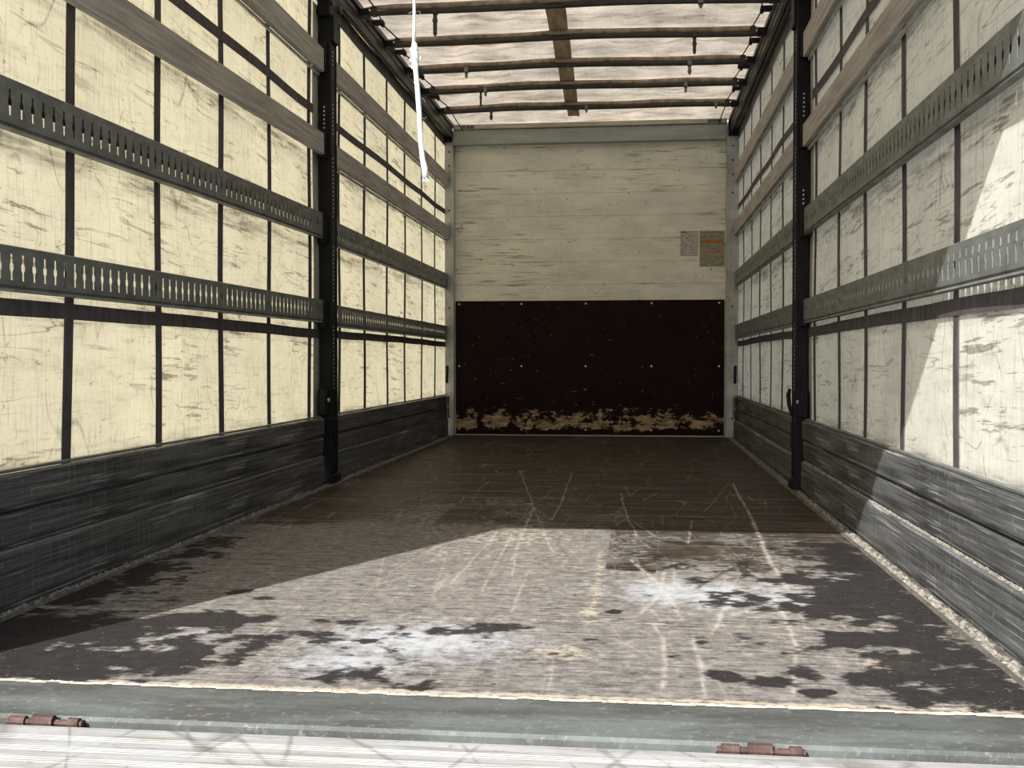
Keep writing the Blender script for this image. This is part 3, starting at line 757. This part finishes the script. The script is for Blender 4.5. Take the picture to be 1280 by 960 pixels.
# ------------------------------------------------------------------ perforated galvanised rails and wooden slats
PITCH = {-1: 0.585 / 11, 1: 0.565 / 11}
def perf_rail(s, y0, y1, zb, zt, yref, blank_end):
    """web with real keyhole slots, lips bent outward"""
    X = s * 1.214
    p = PITCH[s]
    zc = (zb + 0.008 + zt) / 2
    w1, w2, h = 0.0052, 0.0100, 0.034
    hole = [(w1, h), (w1, .012), (w2, .006), (w2, -.006), (w1, -.012), (w1, -h), (-w1, -h), (-w1, -.012), (-w2, -.006), (-w2, .006), (-w1, .012), (-w1, h)]
    zlo = zb + 0.014; zhi = zt
    m = MB()
    k0 = math.ceil((y0 + 0.03 - yref) / p + 0.5); k1 = math.floor((y1 - blank_end - yref) / p - 0.5)
    for k in range(k0, k1 + 1):
        yc = yref + k * p
        H = p / 2
        ring = [(H, zhi - zc), (H, .012), (H, .006), (H, -.006), (H, -.012), (H, zlo - zc), (-H, zlo - zc), (-H, -.012), (-H, -.006), (-H, .006), (-H, .012), (-H, zhi - zc)]
        vs = [(X, yc + a, zc + b) for a, b in ring] + [(X, yc + a, zc + b) for a, b in hole]
        m.add(vs, [(i, (i + 1) % 12, 12 + (i + 1) % 12, 12 + i) for i in range(12)])
    ya = yref + (k0 - .5) * p; yb_ = yref + (k1 + .5) * p
    zs = [zlo, zc - .012, zc - .006, zc + .006, zc + .012, zhi]
    for (a, b) in ((y0, ya), (yb_, y1)):
        for q in range(5):
            m.add([(X, a, zs[q]), (X, b, zs[q]), (X, b, zs[q + 1]), (X, a, zs[q + 1])], [(0, 1, 2, 3)])
    ys = [y0] + [yref + (k - .5) * p for k in range(k0, k1 + 2)] + [y1]
    for a, b in zip(ys[:-1], ys[1:]):
        # top lip, bottom slanted lip and its flange
        prof = [(X, zhi), (X + s * 0.003, zhi + 0.002), (X + s * 0.020, zhi + 0.002)]
        for u, v in zip(prof[:-1], prof[1:]):
            m.add([(u[0], a, u[1]), (u[0], b, u[1]), (v[0], b, v[1]), (v[0], a, v[1])], [(0, 1, 2, 3)])
        prof = [(X, zlo), (X + s * 0.006, zb + 0.009), (X - s * 0.003, zb), (X + s * 0.018, zb - 0.001)]
        for u, v in zip(prof[:-1], prof[1:]):
            m.add([(u[0], a, u[1]), (u[0], b, u[1]), (v[0], b, v[1]), (v[0], a, v[1])], [(0, 1, 2, 3)])
    o = m.build('perforated_rail', M['galv'], loc=(X, y0, zb))
    md = o.modifiers.new('thickness', 'SOLIDIFY'); md.thickness = 0.0022; md.offset = 0
    return o

for s in (-1, 1):
    yref = {-1: 5.88, 1: 5.9}[s]
    for (y0, y1, bay) in BAYS:
        yr = (3.012 if s < 0 else 3.07) if bay == 'near' else yref
        where = 'in the sunlit rear half' if (bay == 'near' and s > 0) else ('in the rear half' if bay == 'near' else 'in the front half beyond the black post')
        W2 = ('rear half, partly in sun' if s > 0 else 'rear half') if bay == 'near' else 'front half beyond the black post'
        o = perf_rail(s, y0, y1, 1.262, 1.390, yr, 0.02 if bay == 'near' else 0.12)
        if s < 0 and bay == 'near': o.rotation_euler.x = 0.0125; o.location.z -= 0.029
        tag(o, 'galvanised perforated upper rail of the %s wall, %s' % (side(s), W2), 'rail', 'perforated side rails')
        o = perf_rail(s, y0, y1, 0.828, 0.942, yr, 0.02 if bay == 'near' else 0.12)
        if s < 0 and bay == 'near': o.rotation_euler.x = 0.0065; o.location.z -= 0.009
        tag(o, 'galvanised perforated lower rail of the %s wall, %s' % (side(s), W2), 'rail', 'perforated side rails')
        for (zb, zt, nm) in ((1.692, 1.802, 'lower'), (2.130, 2.250, 'topmost')):
            X0, X1 = s * 1.205, s * 1.231
            m = MB()
            c = 0.003
            prof = [(X0, zb + c), (X0 + s * c, zb), (X1 - s * c, zb), (X1, zb + c), (X1, zt - c), (X1 - s * c, zt), (X0 + s * c, zt), (X0, zt - c)]
            m.prism(prof, 'y', y0, y1)
            o = m.build('wooden_slat', M['wood'], loc=((X0 + X1) / 2, y0, zb))
            if s < 0 and bay == 'near' and nm == 'lower': o.rotation_euler.x = 0.015; o.location.z -= 0.038
            tag(o, 'weathered %s wooden slat of the %s wall, %s' % (nm, side(s), 'rear half' if bay == 'near' else 'front half beyond the black post'), 'slat', 'wooden side slats')
            m = MB()
            m.box(s * 1.229, s * 1.237, y0, y1, zb - .017, zb - 0.003)
            m.build('lower_edge_strip', M['post'], o)

# ------------------------------------------------------------------ side boards, three planks to each gate
for s in (-1, 1):
    for (y0, y1, bay) in BAYS:
        X = s * 1.210
        def bd(prof, nm, ttl):
            m = MB().prism([(s * a, b) for a, b in prof], 'y', y0, y1)
            o = m.build('side_board', M['board'], loc=(s * 1.22, y0, prof[0][1]))
            tag(o, '%s grey side board at the foot of the %s wall, %s' % (ttl, side(s), 'rear half' if bay == 'near' else 'beyond the black post'), 'side board', 'side boards')
            return o
        b1 = bd([(1.208, 0.002), (1.236, 0.002), (1.236, 0.1528), (1.218, 0.1528), (1.212, 0.147), (1.210, 0.100), (1.208, 0.020)] if s < 0 else [(1.208, 0.002), (1.236, 0.002), (1.236, 0.1528), (1.222, 0.1500), (1.214, 0.147), (1.206, 0.140), (1.204, 0.020)], 'bottom', 'lowest')
        b2 = bd([(1.222, 0.153), (1.240, 0.153), (1.240, 0.2528), (1.226, 0.2528), (1.222, 0.248), (1.213, 0.241), (1.214, 0.200), (1.219, 0.160)], 'middle', 'middle')
        b3 = bd([(1.214, 0.253), (1.240, 0.253), (1.240, 0.345), (1.220, 0.349), (1.210, 0.343), (1.208, 0.262)], 'top', 'topmost')
        m = MB().box(s * 1.240, s * 1.222, y0, y1, 0.350, 0.358, 0.001)
        m.build('sealing_strip', M['galv'], b3)
        if bay == 'far':
            for bb, za, zb_ in ((b2, 0.162, 0.246), (b3, 0.258, 0.344)):
                MB().box(s * 1.2075, s * 1.198, 9.06, 9.165, za, zb_, 0.002).build('end_plate', M['galv'], bb)
        # grit lying on the ledge of the lowest board
        if s < 0: continue
        m = MB(); r = random.Random(11 + (y0 > 5) * 3 + s)
        y = y0 + .01
        while y < y1 - 0.03:
            L = r.uniform(0.01, 0.05); hgt = r.uniform(0.002, 0.006)
            x0 = s * r.uniform(1.210, 1.214); x1 = s * 1.2215
            m.add([(x0, y, .147), (x1, y, .150), (x1, y + L, .150), (x0, y + L * .8, .147), ((x0 + x1) / 2, y + L * .45, .1505 + hgt)],
                  [(0, 1, 4), (1, 2, 4), (2, 3, 4), (3, 0, 4), (3, 2, 1, 0)])
            y += L * r.uniform(0.6, 1.1)
        d = m.build('ledge_dirt', M['dirt'], b1); d['kind'] = 'stuff'

# floor edge angles with swept-up dirt
for s in (-1, 1):
    m = MB().prism([(s * 1.150, 0.0005), (s * 1.153, 0.007), (s * 1.160, 0.007), (s * 1.163, 0.002), (s * 1.203, 0.002), (s * 1.203, 0.0005)], 'y', 2.04, 9.19)
    o = m.build('floor_edge_angle', M['angle'], loc=(s * 1.18, 2.04, 0))
    tag(o, 'dirty steel edge strip between plywood floor and %s side boards' % side(s), 'edge strip', 'floor edge strips')
    m = MB(); r = random.Random(s + 9)
    y = 2.05
    while y < 9.1:
        for q in range(2 if y < 5 else 1):
            L = r.uniform(0.008, 0.035); xa = r.uniform(1.160, 1.192); wd = r.uniform(0.006, 0.014); h = r.uniform(0.003, 0.010)
            yy = y + r.uniform(0, .02)
            n = 6; c = (s * xa, yy, 0.0022)
            ring = [(c[0] + wd * r.uniform(.7, 1.2) * math.cos(t * 2 * math.pi / n), yy + L * .6 * r.uniform(.7, 1.2) * math.sin(t * 2 * math.pi / n), 0.0022) for t in range(n)]
            if POLE[0] - .07 < yy < POLE[1] + .05: continue
            ring = [(s * min(abs(p[0]), 1.2025), p[1], p[2]) for p in ring]
            m.add(ring + [(c[0], yy, 0.0022 + h)], [(t, (t + 1) % n, n) for t in range(n)] + [tuple(range(n))[::-1]])
        y += r.uniform(0.008, 0.022)
    d = m.build('swept_dirt', M['dirt'], loc=(s * 1.18, 2.05, 0.002)); tag(d, 'gravelly swept dirt lying in the gutter at the foot of the %s boards' % side(s), 'dirt', kind='stuff')

# ------------------------------------------------------------------ sliding posts in the middle of each side
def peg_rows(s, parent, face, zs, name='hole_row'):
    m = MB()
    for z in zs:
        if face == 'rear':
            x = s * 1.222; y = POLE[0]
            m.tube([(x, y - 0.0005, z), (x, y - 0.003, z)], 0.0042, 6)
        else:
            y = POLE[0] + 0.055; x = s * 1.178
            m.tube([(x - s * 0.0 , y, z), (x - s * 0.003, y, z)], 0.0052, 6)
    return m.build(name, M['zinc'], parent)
for s in (-1, 1):
    # channel section open outward, with raised edges on the inner face
    y0, y1 = POLE
    prof = [(1.240, y0), (1.186, y0), (1.180, y0 + .004), (1.178, y0 + .014), (1.184, y0 + .020), (1.184, y1 - .020), (1.178, y1 - .014), (1.180, y1 - .004), (1.186, y1), (1.240, y1), (1.240, y1 - .012), (1.205, y1 - .012), (1.205, y0 + .012), (1.240, y0 + .012)]
    po = MB().prism([(s * a, b) for a, b in prof], 'z', 0.0, 2.50).build('sliding_post', M['black'], loc=(s * 1.21, (y0 + y1) / 2, 0))
    tag(po, 'black perforated steel post in the middle of the %s curtain wall' % side(s), 'post', 'sliding middle posts')
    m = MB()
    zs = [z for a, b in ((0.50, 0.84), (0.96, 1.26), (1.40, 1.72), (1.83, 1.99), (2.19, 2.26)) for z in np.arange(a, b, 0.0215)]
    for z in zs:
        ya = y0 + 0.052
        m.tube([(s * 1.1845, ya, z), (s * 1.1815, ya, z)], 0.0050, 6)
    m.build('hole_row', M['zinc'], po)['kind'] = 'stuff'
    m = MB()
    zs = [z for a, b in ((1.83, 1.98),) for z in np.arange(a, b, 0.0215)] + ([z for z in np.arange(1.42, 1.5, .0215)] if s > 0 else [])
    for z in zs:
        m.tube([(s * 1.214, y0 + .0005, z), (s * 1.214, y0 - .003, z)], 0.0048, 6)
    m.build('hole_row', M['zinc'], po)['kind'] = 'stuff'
    for zr in (0.885, 1.325, 1.763, 2.209):
        for (ya, yb2) in ((y0 - 0.030, y0 - .0005), (y1 + 0.0005, y1 + 0.030)):
            MB().box(s * 1.240, s * 1.196, ya, yb2, zr - .075, zr + .075, 0.004).build('rail_pocket', M['black'], po)
    # locking lever near the foot, shoe and hinge on the boards
    m = MB().box(s * 1.236, s * 1.192, y0 - .055, y0 - .001, 0.36, 0.50, 0.006)
    m.build('lock_case', M['black'], po)
    m = MB().tube([(s * 1.19, y0 - .03, 0.44), (s * 1.183, y0 - .03, 0.44)], 0.010, 10)
    m.build('lock_pin', M['zinc'], po)
    m = MB().tube([(s * 1.176, y1 - .02, 0.37), (s * 1.168, y1 + .005, 0.42), (s * 1.166, y1 + .02, 0.47), (s * 1.172, y1 + .01, 0.50)], [0.008, 0.011, 0.012, 0.008], 8)
    if s > 0: m.build('lever', M['black'], po)
    MB().box(s * 1.19, s * 1.165, y0 - .006, y1 + .006, 0.001, 0.05, 0.004).build('foot_shoe', M['black'], po)
    MB().box(s * 1.184, s * 1.170, y0 + .03, y1 - .03, 0.20, 0.34, 0.003).build('hinge_plate', M['black'], po)
    # roller carriage on top
    m = MB().box(s * 1.24, s * 1.172, y0 - .04, y1 + .04, 2.42, 2.555, 0.008).box(s * 1.20, s * 1.165, y0 + .01, y1 - .01, 2.30, 2.44, 0.005)
    m.build('carriage', M['black'], po)
    for yy in (y0 - .015, y1 + .015):
        MB().tube([(s * 1.172, yy, 2.50), (s * 1.158, yy, 2.50)], 0.022, 14).build('roller', M['dkalu'], po)

# ------------------------------------------------------------------ roof rails, cables, bows
for s in (-1, 1):
    prof = [(1.248, 2.590), (1.225, 2.590), (1.225, 2.563), (1.205, 2.563), (1.205, 2.585), (1.195, 2.585), (1.195, 2.560), (1.175, 2.560), (1.175, 2.592), (1.168, 2.596), (1.168, 2.612), (1.176, 2.616), (1.176, 2.634), (1.160, 2.640), (1.160, 2.668), (1.175, 2.674), (1.248, 2.674)]
    rr = MB().prism([(s * a, b) for a, b in prof], 'y', Y0, 9.19).build('roof_rail', M['dkalu'], loc=(s * 1.2, Y0, 2.56))
    tag(rr, 'dark grooved aluminium roof rail along the top of the %s curtain' % side(s), 'rail', 'roof rails')
    for a, b in zip(BOWS[:-1], BOWS[1:]):
        y = (a + b) / 2 - .03
        big = (s > 0 and abs(a - 7.28) < .01)
        m = MB().box(s * 1.159, s * (1.095 if not big else 1.08), y - .028, y + .028, 2.640, 2.662 + (.006 if big else 0), 0.003)
        m.box(s * 1.112, s * 1.095, y - .015, y + .015, 2.625, 2.642, 0.002)
        m.build('guide_block', M['black'], rr)
    pts = []
    for i in range(len(BOWS)):
        y = BOWS[i]
        if i == 0:
            pts.append((s * 1.085, y - .3, 2.645))
        pts.append((s * 1.085, y, 2.652))
        if i + 1 < len(BOWS):
            y2 = BOWS[i + 1]
            pts.append((s * 1.098, (y + y2) / 2, 2.636))
    pts.append((s * 1.085, 8.72, 2.640)); pts.append((s * 1.07, 8.80, 2.61)); pts.append((s * 1.075, 9.14, 2.605))
    c = MB().tube(pts, 0.0045, 6).build('pull_cable', M['black'], loc=(s * 1.085, 5.75, 2.645))
    tag(c, 'thin black cable zigzagging along the %s edge of the roof tarpaulin' % side(s), 'cable', 'roof pull cables')

ORD = ['nearest of the five', 'second nearest of the five', 'middle one of the five', 'fourth from the camera', 'farthest, just before the header beam']
HANG = {0: [(-0.736, 2.478, .016), (0.744, 2.578, .016)], 1: [(0.742, 2.500, .014)], 2: [(-0.752, 2.560, .014), (0.743, 2.538, .015)],
        3: [(-0.735, 2.500, .010), (-0.70, 2.575, .013), (0.743, 2.560, .014)], 4: [(-0.743, 2.540, .014), (0.006, 2.580, .013), (1.002, 2.586, .013)]}
for k, y in enumerate(BOWS):
    n = 24; m = MB(); vs = []
    xs = [-1.150 + 2.30 * i / n for i in range(n + 1)]
    zf = lambda x: 2.612 + 0.012 * (1 - (x / 1.15) ** 2) + 0.004 * math.sin(4 * x + k)
    m.tube([(x, y, zf(x)) for x in xs], 0.0165, 8)
    m.tube([(x, y + .012, zf(x) + 0.004) for x in xs], 0.013, 8)
    b = m.build('roof_bow', M['bow'], loc=(0, y, 2.61))
    tag(b, 'dark steel roof bow spanning the ceiling, %s' % ORD[k], 'roof bow', 'roof bows')
    m = MB(); m.tube([(x, y, zf(x) + 0.030 + 0.002 * math.sin(11 * x + 2 * k)) for x in xs], [(0.017 + 0.002 * math.sin(7 * x + k)) * min(1, 0.35 + (1.152 - abs(x)) * 6) for x in xs], 8)
    m.build('fabric_sleeve', M['sleeve'], b, smooth=True)
    for s in (-1, 1):
        MB().box(s * 1.168, s * 1.115, y - .035, y + .035, 2.598, 2.638, 0.005).build('end_carriage', M['black'], b)
        MB().box(s * 1.105, s * 1.07, y - .02, y + .02, 2.600, 2.655, 0.004).build('cable_clamp', M['bow'], b)
    for (hx, hz, w) in HANG[k]:
        zt = zf(hx)
        m = MB().box(hx - w, hx + w, y - .018, y + .018, zt - .018, zt + .016, 0.003)
        m.box(hx - w * .7, hx + w * .7, y - .006, y + .002, hz + .012, zt - .015, 0.001)
        if zt - hz > 0.06:
            m.box(hx - w * .9, hx + w * .9, y - .009, y + .004, zt - .065, zt - .045, 0.002)
        m.prism([(hx - w * .7, hz + .012), (hx + w * .7, hz + .012), (hx + w * .35, hz), (hx - w * .35, hz)], 'y', y - .006, y + .002)
        m.build('hanger', M['bow'] if zt - hz > .08 else M['galv'], b)

# ------------------------------------------------------------------ rear frame outside the picture (casts the shadow edges), added sun-blocking panel, rope
for s in (-1, 1):
    MB().box(s * 1.30, s * (1.16 if s < 0 else 1.21), 1.86, 1.96, -0.1, 2.70, 0.004).build('trim_1' if s < 0 else 'trim_2', M['galv'])['kind'] = 'structure'
shade_panel = MB().box(-1.16, 1.21, 1.885, 1.935, 1.835, 2.70, 0.006).build('shade_panel_1', M['post'])  # unseen panel added over the opening to cut the sun at the floor's shadow edge
shade_panel['kind'] = 'structure'
for n_ in ('trim_1', 'trim_2'):
    tag(bpy.data.objects[n_], 'galvanised rear portal post on the %s of the opening' % ('left' if n_ == 'trim_1' else 'right'), 'post')
tag(shade_panel, 'added unseen panel above the opening, blocking sun to shape the shadow edge', 'shade panel')

# sill and platform behind it
m = MB().prism([(2.029, -0.001), (2.029, -0.09), (1.842, -0.09), (1.842, -0.012), (1.845, -0.0045), (1.935, -0.0025), (2.020, -0.001)], 'x', -1.30, 1.30)
sl = m.build('rear_sill', M['sill'], loc=(0, 1.93, -0.09))
tag(sl, 'scuffed grey green galvanised sill across the rear edge of the floor', 'sill')
m = MB(); r = random.Random(2); x = -1.24
while x < 1.24:
    L = r.uniform(0.01, 0.05); y = 2.026 + r.uniform(-0.004, 0.003); wd = r.uniform(0.004, 0.009)
    m.add([(x, y - wd, 0.0003), (x + L, y - wd * .8, 0.0003), (x + L, y + wd, 0.0003), (x, y + wd, 0.0003), (x + L / 2, y, 0.0003 + r.uniform(.0015, .004))],
          [(0, 1, 4), (1, 2, 4), (2, 3, 4), (3, 0, 4), (3, 2, 1, 0)])
    x += L * r.uniform(.5, 1.0)
d = m.build('sawdust', M['saw'], loc=(0, 2.026, 0)); tag(d, 'line of pale sawdust caught between the plywood floor and the sill', 'sawdust', kind='stuff')

for xc, nm in ((-0.665, 'left'), (0.605, 'right')):
    m = MB().box(xc - .075, xc + .075, 1.818, 1.841, -0.075, -0.018, 0.003)
    h = m.build('hinge', M['black'], loc=(xc, 1.83, -0.07))
    tag(h, 'rusty hinge in the gap below the sill, near the %s' % ('left edge of the picture' if nm == 'left' else 'right end'), 'hinge', 'platform hinges')
    MB().tube([(xc - .066, 1.830, -0.012), (xc - .036, 1.830, -0.012)], 0.0095, 12).build('knuckle', M['rust'], h)
    MB().tube([(xc - .022, 1.830, -0.011), (xc + .018, 1.830, -0.011)], 0.0115, 12).build('knuckle', M['rust'], h)
    MB().tube([(xc + .046, 1.830, -0.012), (xc + .066, 1.830, -0.012)], 0.0095, 12).build('knuckle', M['rust'], h)
    MB().tube([(xc - .072, 1.830, -0.013), (xc + .072, 1.830, -0.013)], 0.006, 10).build('pin', M['rust'], h)

# ribbed aluminium platform: extruded planks with groups of fine ribs running across
prof = [(0.02, -0.06), (0.02, -0.014)]
y = 0.05
while y < 1.80:
    for q in range(3):
        a = y + q * 0.0085
        prof += [(a, -0.014), (a + .0010, -0.0127), (a + .0028, -0.0127), (a + .0038, -0.014)]
    y += 0.050
prof = [p for p in prof if p[0] < 1.812] + [(1.815, -0.014), (1.815, -0.06)]
pl = MB().prism(prof, 'x', -1.28, 1.28).build('loading_platform', M['platform'], loc=(0, 0.9, -0.06))
tag(pl, 'bright ribbed aluminium loading platform with rusty scratches in front of the sill', 'platform')

# knotted white rope hanging from the added shade panel
RX = [(-0.010, 1.835), (-0.002, 1.60), (0.000, 1.285), (0.000, 1.24), (-0.001, 1.205)]
def zig(m, pts, r, n=8):
    return m.tube([(p[0], 1.91 + (p[2] if len(p) > 2 else 0), p[1]) for p in pts], r, n)
m = MB(); zig(m, RX, [0.0026, 0.0026, 0.0028, 0.0030, 0.0036])
rp = m.build('pull_rope', M['white'], loc=(0.0, 1.91, 1.835), smooth=True)
tag(rp, 'frayed white rope with a knot hanging down into the opening', 'rope')
m = MB()
pts = [(-0.001, 1.210), (0.002, 1.165), (0.0055, 1.128), (0.009, 1.080), (0.0115, 1.030), (0.0150, 1.000), (0.0185, 0.985), (0.0200, 0.968)]
zig(m, pts, [0.0035, 0.0045, 0.0047, 0.0046, 0.0044, 0.0048, 0.0058, 0.0062], 12)
m.build('tail', M['white'], rp, smooth=True)
m = MB()
for a0, tw, rr in ((0.0, 2.2, 0.0036), (2.1, 2.6, 0.0034), (4.2, 2.4, 0.0035)):
    pts = []
    for i in range(22):
        t = i / 21; a = a0 + tw * 2 * math.pi * t
        rad = 0.0042 * math.sin(math.pi * (0.1 + 0.85 * t))
        pts.append((0.000 + rad * math.cos(a) + 0.003 * t, 1.208 - 0.046 * t, rad * math.sin(a)))
    zig(m, pts, rr, 7)
for (px, pz) in ((-0.006, 1.198), (-0.006, 1.180), (0.0095, 1.182), (-0.0035, 1.168)):
    zig(m, [(px + .004, pz - .002), (px, pz + .003), (px - (0.002 if px < 0 else -0.002), pz - .001), (px, pz - .006)], 0.0014, 6)
m.build('knot', M['white'], rp, smooth=True)
m = MB(); r = random.Random(8)
for i in range(26):
    a = r.uniform(0, 6.28); x0 = 0.020 + 0.005 * math.cos(a); d0 = 0.005 * math.sin(a)
    zig(m, [(x0, 0.972, d0), (x0 + r.uniform(-.001, .002), 0.966, d0), (x0 + r.uniform(-.002, .003), 0.966 - r.uniform(.003, .008), d0 + r.uniform(-.002, .002))], 0.0006, 4)
for i in range(14):
    z = r.uniform(0.99, 1.27); xx = 0.0 + max(0, (1.2 - z)) * 0.085; sg = r.choice((-1, 1))
    L = r.uniform(.004, .010)
    zig(m, [(xx + sg * .003, z), (xx + sg * (.003 + L * .6), z + r.uniform(-.004, .004)), (xx + sg * (.003 + L), z + r.uniform(-.008, .004))], 0.00022, 3)
fr = m.build('frayed_fibres', M['white'], rp); fr['kind'] = 'stuff'
